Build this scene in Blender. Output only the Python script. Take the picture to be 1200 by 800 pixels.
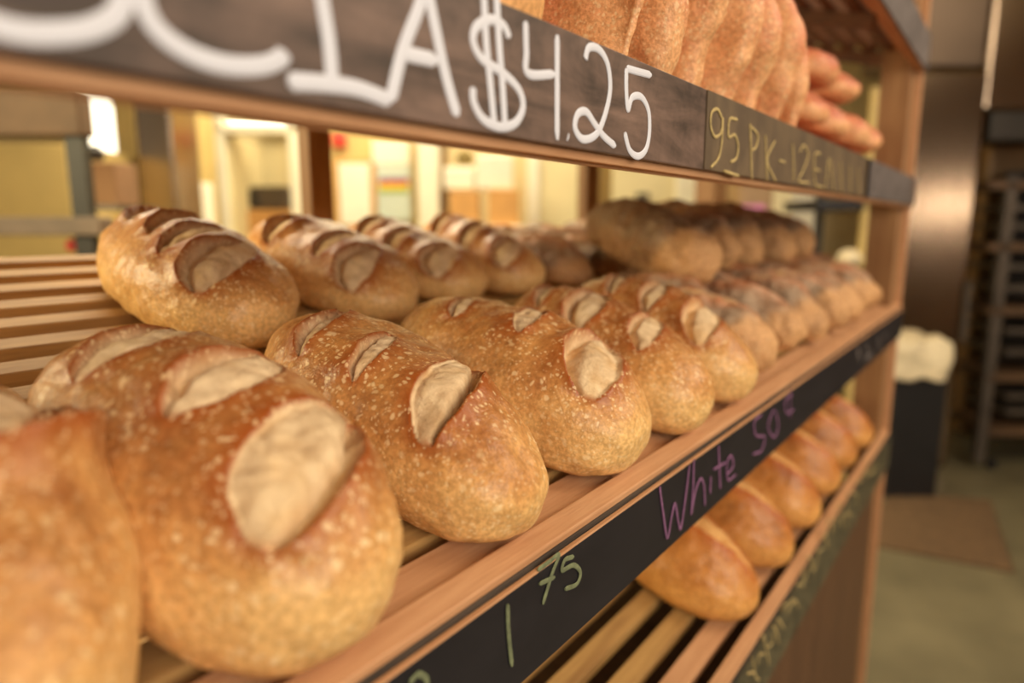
import bpy, bmesh, math, random
import numpy as np
from mathutils import Vector, Matrix, noise

for o in list(bpy.data.objects):
    bpy.data.objects.remove(o)
SC = bpy.context.scene
COL = SC.collection

# ------------------------------------------------------------------ camera
FPX = 800.0
VP = (1198.0, 262.0)
CAMZ = 1.3
PITCH = math.atan((400 - VP[1]) / FPX)
YAW = math.atan((VP[0] - 600) / math.hypot(FPX, 400 - VP[1]))
F = np.array([math.cos(YAW) * math.cos(PITCH), math.sin(YAW) * math.cos(PITCH), -math.sin(PITCH)])
R = np.array([math.sin(YAW), -math.cos(YAW), 0.0])
U = np.cross(R, F)
FH = np.array([math.cos(YAW), math.sin(YAW), 0.0])
C0 = np.array([0, 0, CAMZ])
cam_d = bpy.data.cameras.new('camera')
cam = bpy.data.objects.new('camera', cam_d)
COL.objects.link(cam)
cam.matrix_world = Matrix(((R[0], U[0], -F[0], 0), (R[1], U[1], -F[1], 0), (R[2], U[2], -F[2], CAMZ), (0, 0, 0, 1)))
cam_d.sensor_width = 36
cam_d.lens = 24
cam_d.clip_start = 0.02
cam_d.clip_end = 60
cam_d.dof.use_dof = True
cam_d.dof.focus_distance = 0.425
cam_d.dof.aperture_fstop = 2.9
SC.camera = cam
SC.view_settings.view_transform = 'Standard'
SC.view_settings.look = 'None'
SC.view_settings.gamma = 1
SC.view_settings.exposure = -0.12
SC.view_settings.use_curve_mapping = False
SC.cycles.use_denoising = True
SC.cycles.max_bounces = 6

w = bpy.data.worlds.new('world')
SC.world = w
w.use_nodes = True
w.node_tree.nodes['Background'].inputs[0].default_value = (1.0, 0.88, 0.72, 1)
w.node_tree.nodes['Background'].inputs[1].default_value = 0.42


def area(name, loc, target, sx, sy, power, color):
    d = bpy.data.lights.new(name, 'AREA')
    d.shape = 'RECTANGLE'
    d.size, d.size_y = sx, sy
    d.energy = power
    d.color = color
    o = bpy.data.objects.new(name, d)
    COL.objects.link(o)
    o.location = loc
    v = Vector(target) - Vector(loc)
    o.rotation_euler = v.to_track_quat('-Z', 'Y').to_euler()
    return o


area('shop_front_light', (-0.6, -2.1, 1.95), (0.6, 0.4, 1.15), 2.2, 1.3, 72, (1.0, 0.92, 0.80))
area('shop_ceiling_light', (1.6, -1.3, 2.7), (1.2, 0.2, 1.0), 1.2, 0.8, 30, (1.0, 0.88, 0.72))
area('kitchen_ceiling_light', (1.2, 2.0, 2.55), (0.9, 1.0, 1.0), 1.6, 0.5, 55, (1.0, 0.86, 0.58))
area('kitchen_back_light', (2.6, 2.6, 2.7), (2.6, 3.0, 1.2), 2.0, 0.8, 72, (1.0, 0.89, 0.64))
area('kitchen_side_light', (-0.75, 1.75, 1.85), (0.5, 0.6, 1.2), 0.8, 0.8, 42, (1.0, 0.84, 0.48))
area('far_aisle_light', (3.0, -1.0, 2.75), (3.6, 0.1, 0.6), 1.0, 0.6, 14, (1.0, 0.84, 0.62))


def ray(x, y):
    return F * FPX + R * (x - 600) + U * (400 - y)


def onY(x, y, Y):
    r = ray(x, y)
    return C0 + r * (Y / r[1])


def onX(x, y, X):
    r = ray(x, y)
    return C0 + r * (X / r[0])


def onK(x, y, D):
    r = ray(x, y)
    return C0 + r * (D / (r @ FH))


def onZ(x, y, Z):
    r = ray(x, y)
    return C0 + r * ((Z - CAMZ) / r[2])


# ------------------------------------------------------------------ materials
def lin(c):
    return tuple(((v / 255.0) / 12.92 if v / 255.0 <= 0.04045 else ((v / 255.0 + 0.055) / 1.055) ** 2.4) for v in c) + (1.0,)


def newmat(name):
    m = bpy.data.materials.new(name)
    m.use_nodes = True
    nt = m.node_tree
    return m, nt, nt.nodes['Principled BSDF']


def N(nt, typ, **kw):
    n = nt.nodes.new(typ)
    for k, v in kw.items():
        if k in n.inputs:
            n.inputs[k].default_value = v
        else:
            setattr(n, k, v)
    return n


def ramp(nt, src, stops, interp='LINEAR'):
    r = nt.nodes.new('ShaderNodeValToRGB')
    r.color_ramp.interpolation = interp
    el = r.color_ramp.elements
    while len(el) > 1:
        el.remove(el[-1])
    el[0].position, el[0].color = stops[0][0], stops[0][1]
    for p, c in stops[1:]:
        e = el.new(p)
        e.color = c
    nt.links.new(src, r.inputs[0])
    return r


def mix(nt, fac, a, b, typ='MIX'):
    m = nt.nodes.new('ShaderNodeMix')
    m.data_type = 'RGBA'
    m.blend_type = typ
    for s, v in ((0, fac), (6, a), (7, b)):
        if isinstance(v, (float, int)):
            m.inputs[s].default_value = v
        elif isinstance(v, tuple):
            m.inputs[s].default_value = v
        else:
            nt.links.new(v, m.inputs[s])
    return m.outputs[2]


def math_(nt, op, a, b=None, clamp=False):
    m = nt.nodes.new('ShaderNodeMath')
    m.operation = op
    m.use_clamp = clamp
    for i, v in enumerate((a, b)):
        if v is None:
            continue
        if isinstance(v, (float, int)):
            m.inputs[i].default_value = v
        else:
            nt.links.new(v, m.inputs[i])
    return m.outputs[0]


def coords(nt, scale=(1, 1, 1), rnd=True, which='Object'):
    tc = nt.nodes.new('ShaderNodeTexCoord')
    mp = nt.nodes.new('ShaderNodeMapping')
    mp.inputs['Scale'].default_value = scale
    nt.links.new(tc.outputs[which], mp.inputs[0])
    if rnd:
        oi = nt.nodes.new('ShaderNodeObjectInfo')
        s = nt.nodes.new('ShaderNodeVectorMath')
        s.operation = 'SCALE'
        s.inputs[0].default_value = (7.3, 3.1, 5.7)
        nt.links.new(oi.outputs['Random'], s.inputs['Scale'])
        nt.links.new(s.outputs[0], mp.inputs['Location'])
    return mp.outputs[0]


def noise_(nt, vec, scale, detail=4, rough=0.55, dist=0.0):
    n = N(nt, 'ShaderNodeTexNoise')
    n.inputs['Scale'].default_value = scale
    n.inputs['Detail'].default_value = detail
    n.inputs['Roughness'].default_value = rough
    n.inputs['Distortion'].default_value = dist
    nt.links.new(vec, n.inputs['Vector'])
    return n.outputs[0]


def bump_(nt, bsdf, h, strength, dist, prev=None):
    b = nt.nodes.new('ShaderNodeBump')
    b.inputs['Strength'].default_value = strength
    b.inputs['Distance'].default_value = dist
    nt.links.new(h, b.inputs['Height'])
    if prev is not None:
        nt.links.new(prev, b.inputs['Normal'])
    nt.links.new(b.outputs[0], bsdf.inputs['Normal'])
    return b.outputs[0]


def attr(nt, name):
    a = nt.nodes.new('ShaderNodeAttribute')
    a.attribute_name = name
    return a.outputs['Fac']


def crust(name, light, mid, dark, red, crumb, crumb2, spots=0.6, flour=None, rough=0.36, bump=0.5, crumb_bump=0.5):
    """bread crust: attributes top / crumb / edge / flour live on the mesh"""
    m, nt, b = newmat(name)
    v = coords(nt)
    top = attr(nt, 'top')
    n1 = noise_(nt, v, 16, 4, 0.6, 0.3)
    n2 = noise_(nt, v, 60, 4, 0.6)
    n3 = noise_(nt, v, 300, 3, 0.6)
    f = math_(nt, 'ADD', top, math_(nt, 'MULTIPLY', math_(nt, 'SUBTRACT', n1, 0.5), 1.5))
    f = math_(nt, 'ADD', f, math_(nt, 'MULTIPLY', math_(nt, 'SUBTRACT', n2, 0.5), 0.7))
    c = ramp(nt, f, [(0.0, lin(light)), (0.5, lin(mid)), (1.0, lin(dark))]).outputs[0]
    # fine mottling
    mot = ramp(nt, n3, [(0.38, (0.80, 0.78, 0.75, 1)), (0.62, (1.12, 1.14, 1.18, 1))]).outputs[0]
    c = mix(nt, 1.0, c, mot, 'MULTIPLY')
    edge = attr(nt, 'edge')
    e2 = math_(nt, 'MULTIPLY', edge, math_(nt, 'ADD', 0.45, n2), True)
    c = mix(nt, e2, c, lin(red))
    # pale blisters, two sizes
    if spots:
        for sc, rad, keep in ((120, 0.42, 0.72), (230, 0.55, 0.52), (420, 0.62, 0.42)):
            vo = N(nt, 'ShaderNodeTexVoronoi')
            vo.inputs['Scale'].default_value = sc
            dv = nt.nodes.new('ShaderNodeVectorMath')
            dv.operation = 'ADD'
            nn = N(nt, 'ShaderNodeTexNoise')
            nn.inputs['Scale'].default_value = 90
            nt.links.new(v, nn.inputs['Vector'])
            sv = nt.nodes.new('ShaderNodeVectorMath')
            sv.operation = 'SCALE'
            sv.inputs['Scale'].default_value = 0.008
            nt.links.new(nn.outputs['Color'], sv.inputs[0])
            nt.links.new(v, dv.inputs[0])
            nt.links.new(sv.outputs[0], dv.inputs[1])
            nt.links.new(dv.outputs[0], vo.inputs['Vector'])
            cellr = nt.nodes.new('ShaderNodeSeparateColor')
            nt.links.new(vo.outputs['Color'], cellr.inputs[0])
            on = math_(nt, 'GREATER_THAN', cellr.outputs[0], keep)
            sz = math_(nt, 'MULTIPLY', cellr.outputs[1], rad)
            k = math_(nt, 'MULTIPLY', math_(nt, 'SUBTRACT', sz, vo.outputs['Distance']), 5.0, True)
            patch = math_(nt, 'MULTIPLY', math_(nt, 'SUBTRACT', noise_(nt, v, 22, 2), 0.25), 4.0, True)
            k = math_(nt, 'MULTIPLY', math_(nt, 'MULTIPLY', k, on), patch)
            k = math_(nt, 'MULTIPLY', k, spots)
            c = mix(nt, k, c, lin((244, 212, 158)))
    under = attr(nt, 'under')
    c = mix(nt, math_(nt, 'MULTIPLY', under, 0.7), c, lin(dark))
    if flour:
        fl = attr(nt, 'flour')
        nf = noise_(nt, v, 30, 5, 0.7, 0.4)
        k = math_(nt, 'MULTIPLY', math_(nt, 'ADD', math_(nt, 'MULTIPLY', math_(nt, 'SUBTRACT', nf, 0.48), 4.0), 0.35), fl, True)
        k = math_(nt, 'MULTIPLY', k, 0.5)
        c = mix(nt, k, c, lin(flour))
    cr = attr(nt, 'crumb')
    cn = noise_(nt, v, 45, 5, 0.65, 0.6)
    cc = ramp(nt, cn, [(0.32, lin(crumb2)), (0.58, lin(crumb))]).outputs[0]
    stain = math_(nt, 'MULTIPLY', math_(nt, 'SUBTRACT', noise_(nt, v, 26, 3), 0.52), 4.0, True)
    cc = mix(nt, math_(nt, 'MULTIPLY', stain, 0.5), cc, lin((222, 168, 92)))
    c = mix(nt, cr, c, cc)
    nt.links.new(c, b.inputs['Base Color'])
    rr = nt.nodes.new('ShaderNodeMapRange')
    nt.links.new(cr, rr.inputs[0])
    rr.inputs[3].default_value = rough
    rr.inputs[4].default_value = 0.85
    nt.links.new(rr.outputs[0], b.inputs['Roughness'])
    b.inputs['Specular IOR Level'].default_value = 0.36
    h = math_(nt, 'ADD', math_(nt, 'MULTIPLY', noise_(nt, v, 190, 3, 0.6), 0.7), math_(nt, 'MULTIPLY', noise_(nt, v, 520, 2, 0.6), 0.35))
    b1 = bump_(nt, b, h, bump, 0.0022)
    hc = math_(nt, 'MULTIPLY', noise_(nt, v, 150, 5, 0.75), cr)
    bump_(nt, b, hc, crumb_bump, 0.004, b1)
    b.inputs['Subsurface Weight'].default_value = 0.0
    return m


M_WHITE = crust('golden_crust', (230, 182, 114), (206, 148, 84), (160, 98, 50), (158, 80, 30), (234, 204, 158), (196, 160, 116), spots=0.62)
M_RYE = crust('rye_crust', (208, 156, 102), (154, 110, 70), (112, 78, 50), (190, 110, 60), (205, 165, 115), (150, 110, 75), spots=0.25,
              flour=(206, 184, 152), rough=0.65, bump=0.9)
M_LOW = crust('amber_crust', (222, 158, 84), (190, 122, 58), (128, 74, 32), (180, 90, 36), (235, 180, 110), (205, 140, 72), spots=0.15, rough=0.36, bump=0.35)
M_FOC = crust('ruddy_crust', (228, 166, 110), (208, 118, 80), (156, 70, 46), (160, 62, 32), (236, 190, 140), (214, 150, 100), spots=0.5,
              flour=(236, 200, 176), rough=0.5, bump=0.6)
M_TAN = crust('tan_crust', (228, 168, 104), (214, 148, 86), (184, 116, 62), (170, 92, 44), (232, 196, 140), (205, 160, 105), spots=0.2, rough=0.5, bump=0.3)


def wood(name, c1, c2, scale=(3, 40, 40), rough=0.5, bump=0.15, spec=0.4):
    m, nt, b = newmat(name)
    v = coords(nt, scale)
    n = noise_(nt, v, 1.0, 6, 0.6, 0.6)
    v2 = coords(nt, (scale[0] * 3, scale[1] * 6, scale[2] * 6))
    n2 = noise_(nt, v2, 1.0, 4, 0.6)
    f = math_(nt, 'ADD', math_(nt, 'MULTIPLY', n, 0.7), math_(nt, 'MULTIPLY', n2, 0.3))
    c = ramp(nt, f, [(0.35, lin(c2)), (0.65, lin(c1))]).outputs[0]
    nt.links.new(c, b.inputs['Base Color'])
    b.inputs['Roughness'].default_value = rough
    b.inputs['Specular IOR Level'].default_value = spec
    bump_(nt, b, n2, bump, 0.002)
    return m


M_RAIL = wood('pale_red_cedar', (206, 156, 112), (182, 130, 88), (9, 110, 110), 0.6)
M_SLAT = wood('cedar_slats', (188, 146, 86), (146, 106, 62), (5, 50, 50), 0.6, spec=0.2)
M_SLAT_SHADED = wood('shaded_cedar_slats', (118, 74, 44), (88, 54, 32), (5, 50, 50), 0.6)  # slat cedar darkened in colour: shade under the overhead shelf
M_POST = wood('cedar_post', (160, 118, 76), (130, 90, 54), (30, 30, 3), 0.5)
M_BASE = wood('brown_panel', (106, 74, 48), (78, 52, 34), (40, 4, 2), 0.5)
M_EDGE = wood('dark_groove', (78, 64, 50), (48, 38, 30), (10, 60, 60), 0.7)


def plain(name, c, rough=0.6, metal=0.0, var=0.12, scale=8, spec=0.5, bump=0.0):
    m, nt, b = newmat(name)
    v = coords(nt)
    n = noise_(nt, v, scale, 4, 0.6)
    lo = tuple(max(0, x * (1 - var)) for x in c)
    hi = tuple(min(255, x * (1 + var)) for x in c)
    cc = ramp(nt, n, [(0.3, lin(lo)), (0.7, lin(hi))]).outputs[0]
    nt.links.new(cc, b.inputs['Base Color'])
    b.inputs['Roughness'].default_value = rough
    b.inputs['Metallic'].default_value = metal
    b.inputs['Specular IOR Level'].default_value = spec
    if bump:
        bump_(nt, b, n, bump, 0.003)
    return m


def board_mat(name, base, smear, amount, scale=(6, 30, 30)):
    m, nt, b = newmat(name)
    v = coords(nt, scale)
    n = noise_(nt, v, 1.0, 5, 0.65, 0.8)
    v2 = coords(nt, (14, 14, 14))
    n2 = noise_(nt, v2, 1.0, 5, 0.7, 0.5)
    f = math_(nt, 'MULTIPLY', math_(nt, 'SUBTRACT', math_(nt, 'ADD', math_(nt, 'MULTIPLY', n, 0.6), math_(nt, 'MULTIPLY', n2, 0.4)), 0.42), 4.0, True)
    c = mix(nt, math_(nt, 'MULTIPLY', f, amount), lin(base), lin(smear))
    nt.links.new(c, b.inputs['Base Color'])
    b.inputs['Roughness'].default_value = 0.5
    b.inputs['Specular IOR Level'].default_value = 0.4
    bump_(nt, b, n2, 0.1, 0.001)
    return m


M_BOARD_TOP = board_mat('smeared_chalkboard', (66, 52, 42), (140, 112, 96), 0.95)
M_BOARD_MAIN = board_mat('black_chalkboard', (27, 24, 26), (44, 40, 42), 0.5)
M_BOARD_LOW = board_mat('green_grey_chalkboard', (62, 58, 42), (128, 116, 84), 0.6, (40, 50, 50))
M_BOARD_OLIVE = board_mat('olive_chalk_label', (92, 76, 58), (134, 112, 82), 0.6, (30, 10, 10))
M_BOARD_GREY = board_mat('grey_chalk_label', (86, 78, 74), (160, 146, 138), 0.6, (60, 40, 40))
M_PAINT = plain('white_paint_marker', (212, 210, 214), 0.5, var=0.02)
M_CHALK_GREEN = plain('green_chalk', (104, 108, 76), 0.9, var=0.15, scale=200)
M_CHALK_PURPLE = plain('purple_chalk', (120, 78, 108), 0.9, var=0.15, scale=200)
M_CHALK_TAN = plain('yellow_chalk', (176, 152, 98), 0.9, var=0.12, scale=200)
M_STEEL = plain('brushed_steel', (158, 138, 116), 0.2, 1.0, 0.05, 2)
M_DUCT = plain('satin_duct_steel', (112, 96, 82), 0.42, 1.0, 0.05, 2)
M_PANR = plain('dark_bronze_shelf', (96, 72, 50), 0.5)
M_STEEL_DARK = plain('dull_steel', (110, 100, 90), 0.5, 0.7, 0.1)
M_DARK = plain('dark_metal', (48, 42, 36), 0.5)
M_BLACK = plain('black_plastic', (26, 24, 25), 0.45)
M_CREAM = plain('cream_paint', (230, 214, 164), 0.6, var=0.04, scale=2)
M_WHITEP = plain('white_gloss', (248, 240, 212), 0.4, var=0.02)
M_GOLD = plain('warm_panel', (206, 178, 112), 0.5, var=0.06, scale=3)
M_PAPER = plain('paper', (246, 238, 214), 0.7, var=0.02)
M_CARD = plain('cardboard', (212, 158, 92), 0.8, var=0.05)
M_CARDB = plain('mauve_cardboard', (160, 120, 84), 0.8, var=0.05)
M_RED = plain('red_plastic', (208, 60, 44), 0.4, var=0.05)
M_PINK = plain('pink_plastic', (206, 120, 170), 0.5, var=0.05)
M_FLOOR = plain('polished_concrete', (112, 104, 80), 0.4, var=0.16, scale=2.2, bump=0.02)
M_MAT = plain('brown_floor_mat', (104, 80, 54), 0.9, var=0.2, scale=60, bump=0.4)
M_WALL = plain('wall_paint', (218, 198, 150), 0.7, var=0.05, scale=1.5)
M_TANW = plain('tan_steel', (150, 120, 84), 0.45, 0.3, 0.08)
M_CEIL = plain('ceiling_paint', (200, 180, 140), 0.8, var=0.04)
M_LINER = plain('pale_liner', (240, 222, 184), 0.5, var=0.06, scale=20)


def emit(name, c, s):
    m, nt, b = newmat(name)
    b.inputs['Base Color'].default_value = lin(c)
    b.inputs['Emission Color'].default_value = lin(c)
    b.inputs['Emission Strength'].default_value = s
    return m


M_SHOPW = plain('brown_shop_wall', (120, 88, 60), 0.7, var=0.15, scale=1.2)
M_RACKB = plain('brown_rack_board', (112, 84, 58), 0.6)
M_MAUVE = plain('greyish_shelf', (132, 112, 96), 0.5)
M_GLOW2 = emit('reflection_strip_glow', (255, 240, 220), 26.0)  # emission of the added strip, not a real pane
M_GLOW = emit('lit_window_glass', (255, 244, 214), 3.2)

# ------------------------------------------------------------------ mesh helpers


def link(name, me, mat, parent=None, smooth=False):
    if mat is not None and not me.materials:
        me.materials.append(mat)
    o = bpy.data.objects.new(name, me)
    COL.objects.link(o)
    if parent is not None:
        o.parent = parent
    if smooth:
        me.polygons.foreach_set('use_smooth', [True] * len(me.polygons))
    return o


def tag(o, label=None, cat=None, group=None, kind=None):
    for k, v in (('label', label), ('category', cat), ('group', group), ('kind', kind)):
        if v:
            o[k] = v
    return o


def empty(name, loc, label=None, cat=None, group=None):
    o = bpy.data.objects.new(name, None)
    COL.objects.link(o)
    o.location = loc
    o.empty_display_size = 0.05
    bpy.context.view_layer.update()
    return tag(o, label, cat, group)


def bm_box(bm, c, ax, ay, az, bevel=0.0):
    """box from centre and three half-axis vectors"""
    c, ax, ay, az = (np.array(q, float) for q in (c, ax, ay, az))
    vs = []
    for i in (-1, 1):
        for j in (-1, 1):
            for k in (-1, 1):
                vs.append(bm.verts.new(c + i * ax + j * ay + k * az))
    fs = []
    for q in ((0, 1, 3, 2), (4, 6, 7, 5), (0, 4, 5, 1), (2, 3, 7, 6), (0, 2, 6, 4), (1, 5, 7, 3)):
        fs.append(bm.faces.new([vs[i] for i in q]))
    bmesh.ops.recalc_face_normals(bm, faces=fs)
    if bevel:
        es = list({e for f in fs for e in f.edges})
        bmesh.ops.bevel(bm, geom=es, offset=bevel, segments=2, affect='EDGES', profile=0.5)


def fin(bm, name, mat, parent=None, smooth=False, origin=None):
    me = bpy.data.meshes.new(name)
    if origin is not None:
        bmesh.ops.translate(bm, verts=bm.verts, vec=-Vector(origin))
    bm.to_mesh(me)
    bm.free()
    o = link(name, me, mat, parent, smooth)
    if origin is not None:
        o.location = origin
    return o


def local(o, parent):
    """parent keeps world placement"""
    o.parent = parent
    o.location = Vector(o.location) - Vector(parent.location)


def wbox(name, lo, hi, mat, parent=None, bevel=0.0):
    lo, hi = np.array(lo, float), np.array(hi, float)
    c = (lo + hi) / 2
    h = (hi - lo) / 2
    bm = bmesh.new()
    bm_box(bm, c, (h[0], 0, 0), (0, h[1], 0), (0, 0, h[2]), bevel)
    o = fin(bm, name, mat, None, origin=tuple(c))
    if parent is not None:
        local(o, parent)
    return o


def kbox(name, x0, y0, x1, y1, D, depth, mat, parent=None, bevel=0.0, z0=None, z1=None):
    """box facing the room, its front face spanning the given picture rectangle at real distance D"""
    a = onK(x0, (y0 + y1) / 2, D)
    b = onK(x1, (y0 + y1) / 2, D)
    zt = onK((x0 + x1) / 2, y0, D)[2] if z1 is None else z1
    zb = onK((x0 + x1) / 2, y1, D)[2] if z0 is None else z0
    ra, rb = a @ R, b @ R
    c = FH * (D + depth / 2) + R * (ra + rb) / 2 + np.array([0, 0, (zt + zb) / 2])
    bm = bmesh.new()
    bm_box(bm, c, R * (rb - ra) / 2, FH * depth / 2, (0, 0, (zt - zb) / 2), bevel)
    o = fin(bm, name, mat, None, origin=tuple(c))
    if parent is not None:
        local(o, parent)
    return o


def smooth_path(pts, n=8):
    P = [np.array(p, float) for p in pts]
    if len(P) == 2:
        return [P[0] + (P[1] - P[0]) * t for t in np.linspace(0, 1, n)]
    Q = [2 * P[0] - P[1]] + P + [2 * P[-1] - P[-2]]
    out = []
    for i in range(1, len(Q) - 2):
        for t in np.linspace(0, 1, n, endpoint=False):
            a, b, c, d = Q[i - 1:i + 3]
            out.append(0.5 * ((2 * b) + (-a + c) * t + (2 * a - 5 * b + 4 * c - d) * t * t + (-a + 3 * b - 3 * c + d) * t ** 3))
    out.append(P[-1])
    return out


def stroke(bm, pts3, r, nrm, thick=0.0006):
    """flat raised marker stroke in a plane of normal nrm"""
    P = smooth_path(pts3)
    n = len(P)
    nrm = np.array(nrm, float)
    rings = []
    for i, p in enumerate(P):
        t = P[min(i + 1, n - 1)] - P[max(i - 1, 0)]
        t /= (np.linalg.norm(t) + 1e-9)
        s = np.cross(t, nrm)
        s /= (np.linalg.norm(s) + 1e-9)
        k = 0.5 if i in (0, n - 1) else 1.0
        ring = []
        for a in range(8):
            an = a / 8 * 2 * math.pi
            ring.append(bm.verts.new(p + s * r * k * math.cos(an) + nrm * thick * math.sin(an)))
        rings.append(ring)
    for a, b in zip(rings[:-1], rings[1:]):
        for i in range(8):
            bm.faces.new((a[i], a[(i + 1) % 8], b[(i + 1) % 8], b[i]))
    bm.faces.new(rings[0][::-1])
    bm.faces.new(rings[-1])


# ------------------------------------------------------------------ room
TILT = math.radians(14)
S = np.array([0, math.cos(TILT), math.sin(TILT)])
NN = np.array([0, -math.sin(TILT), math.cos(TILT)])
XX = np.array([1.0, 0, 0])


def room_box(name, a0, a1, d0, d1, z0, z1, mat):
    c = R * (a0 + a1) / 2 + FH * (d0 + d1) / 2 + np.array([0, 0, (z0 + z1) / 2])
    bm = bmesh.new()
    bm_box(bm, c, R * (a1 - a0) / 2, FH * (d1 - d0) / 2, (0, 0, (z1 - z0) / 2))
    o = fin(bm, name, mat, origin=tuple(c))
    return tag(o, kind='structure')


room_box('floor', -4.2, 4.6, -2.6, 5.0, -0.1, 0.0, M_FLOOR)
room_box('wall_back', -4.2, 4.6, 4.6, 4.75, 0.0, 3.0, M_WALL)
room_box('ceiling', -4.2, 4.6, -2.6, 5.0, 3.0, 3.1, M_CEIL)
room_box('wall_right', 4.6, 4.75, -2.6, 4.6, 0.0, 3.0, M_SHOPW)
room_box('wall_front', -4.2, 4.6, -2.75, -2.6, 0.0, 3.0, M_SHOPW)
o_ = room_box('added_glow_strip', 4.56, 4.6, -1.3, 0.5, 1.45, 1.54, M_GLOW2)  # added unseen glowing strip, gives the steel fridge its bright reflected band
room_box('wall_left', -4.35, -4.2, 0.9, 4.6, 0.0, 3.0, M_WALL)

# ------------------------------------------------------------------ rack
FZ = 1.119            # main shelf, top outer edge of the lip
PITCHZ = 0.278
X0, X1 = -0.36, 1.76
DEPTH = 0.64
rack = empty('bread_rack', (0.7, 0.5, 0.0), 'long slatted cedar bread rack with chalkboard-fronted tilted shelves', 'rack')


def shelf_origin(z):
    return np.array([0, 0.2, z])


def sp(O, x, s, n):
    return O + XX * x + S * s + NN * n


def make_shelf(zf, x0, x1, board_lo, board_hi, board_mat_, woodgap=0.004):
    O = shelf_origin(zf)
    c = (x0 + x1) / 2
    hx = (x1 - x0) / 2
    sh = empty('slatted_shelf', tuple(sp(O, c, 0.3, 0)))
    local(sh, rack)
    sh.location = Vector(sp(O, c, 0.3, 0)) - Vector(rack.location)
    base = Vector(sp(O, c, 0.3, 0))

    def add(bm, name, mat):
        me = bpy.data.meshes.new(name)
        bmesh.ops.translate(bm, verts=bm.verts, vec=-base)
        bm.to_mesh(me)
        bm.free()
        return link(name, me, mat, sh)

    # front lip
    bm = bmesh.new()
    bm_box(bm, sp(O, c, 0.0082, -0.012), XX * hx, S * 0.0082, NN * 0.012, 0.0012)
    add(bm, 'front_lip', M_RAIL)
    # flat rail board behind the lip, then slats
    bm = bmesh.new()
    wr = 0.0135 if zf > 1.0 else 0.012
    bm_box(bm, sp(O, c, 0.0305, -0.0155) if zf > 1.0 else sp(O, c, 0.044, -0.0155), XX * hx, S * wr, NN * 0.0085, 0.001)
    add(bm, 'front_rail', M_RAIL)
    bm = bmesh.new()
    s = 0.064 if zf > 1.0 else 0.084
    while s < DEPTH:
        bm_box(bm, sp(O, c, s, -0.0175), XX * hx, S * 0.0108, NN * 0.0105, 0.0012)
        s += 0.0435
    add(bm, 'slats', M_SLAT if zf < 1.5 else M_SLAT_SHADED)
    xs = [x0 + 0.012, x1 - 0.012] + [x for x in (0.24, 0.62, 1.0, 1.38) if x < x1 - 0.1]
    for x in xs:
        bm = bmesh.new()
        s0 = 0.2 if zf < 1.5 else 0.03
        dn = 0.004 if zf < 1.5 else 0.012
        bm_box(bm, sp(O, x, (DEPTH + s0) / 2, -0.0283 - dn), XX * 0.012, S * (DEPTH - s0) / 2, NN * dn, 0.001)
        add(bm, 'cross_rail', M_SLAT if zf < 1.5 else M_SLAT_SHADED)
    # vertical face under the lip
    bm = bmesh.new()
    bm_box(bm, (c, 0.2075, (board_lo + board_hi) / 2), (hx, 0, 0), (0, 0.0075, 0), (0, 0, (board_hi - board_lo) / 2 - 0.0005), 0.0008)
    add(bm, 'front_fascia', M_RAIL if board_mat_ is M_BOARD_TOP else M_EDGE)
    return sh, base, add


# --- main shelf
sh_m, base_m, add_m = make_shelf(FZ, X0, X1, 1.047, 1.1145, M_BOARD_MAIN)
bm = bmesh.new()
bm_box(bm, ((X0 + X1) / 2, 0.1985, 1.0795), ((X1 - X0) / 2, 0, 0), (0, 0.0015, 0), (0, 0, 0.0295), 0.0006)
add_m(bm, 'chalkboard', M_BOARD_MAIN)
bm = bmesh.new()
bm_box(bm, ((X0 + X1) / 2, 0.1978, 1.1102), ((X1 - X0) / 2, 0, 0), (0, 0.0012, 0), (0, 0, 0.0009))
add_m(bm, 'board_edging', M_RAIL)
# --- upper shelf (board reaches above its deck)
ZT = 1.3 + 0.2 * 0.19 + 0.018
sh_t, base_t, add_t = make_shelf(ZT, X0, X1, 1.334, 1.352, M_BOARD_TOP)
bm = bmesh.new()
bm_box(bm, ((X0 + X1) / 2, 0.1975, 1.368), ((X1 - X0) / 2, 0, 0), (0, 0.0025, 0), (0, 0, 0.0285), 0.0008)
add_t(bm, 'chalkboard', M_BOARD_TOP)
# --- lower shelf
ZL = 1.3 - 0.2 * 2.385
sh_l, base_l, add_l = make_shelf(ZL, X0, X1, 0.735, 0.819, M_BOARD_LOW)
bm = bmesh.new()
bm_box(bm, ((X0 + X1) / 2, 0.1985, 0.777), ((X1 - X0) / 2, 0, 0), (0, 0.0015, 0), (0, 0, 0.037), 0.0006)
add_l(bm, 'chalkboard', M_BOARD_LOW)
# --- top shelf overhead
ZO = 1.3 + 0.335 + 0.038
sh_o, base_o, add_o = make_shelf(ZO, X0, X1, 1.618, 1.668, M_BOARD_TOP)
bm = bmesh.new()
bm_box(bm, ((X0 + X1) / 2, 0.1975, 1.655), ((X1 - X0) / 2, 0, 0), (0, 0.0025, 0), (0, 0, 0.036), 0.0008)
add_o(bm, 'chalkboard', M_BOARD_GREY)

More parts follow.
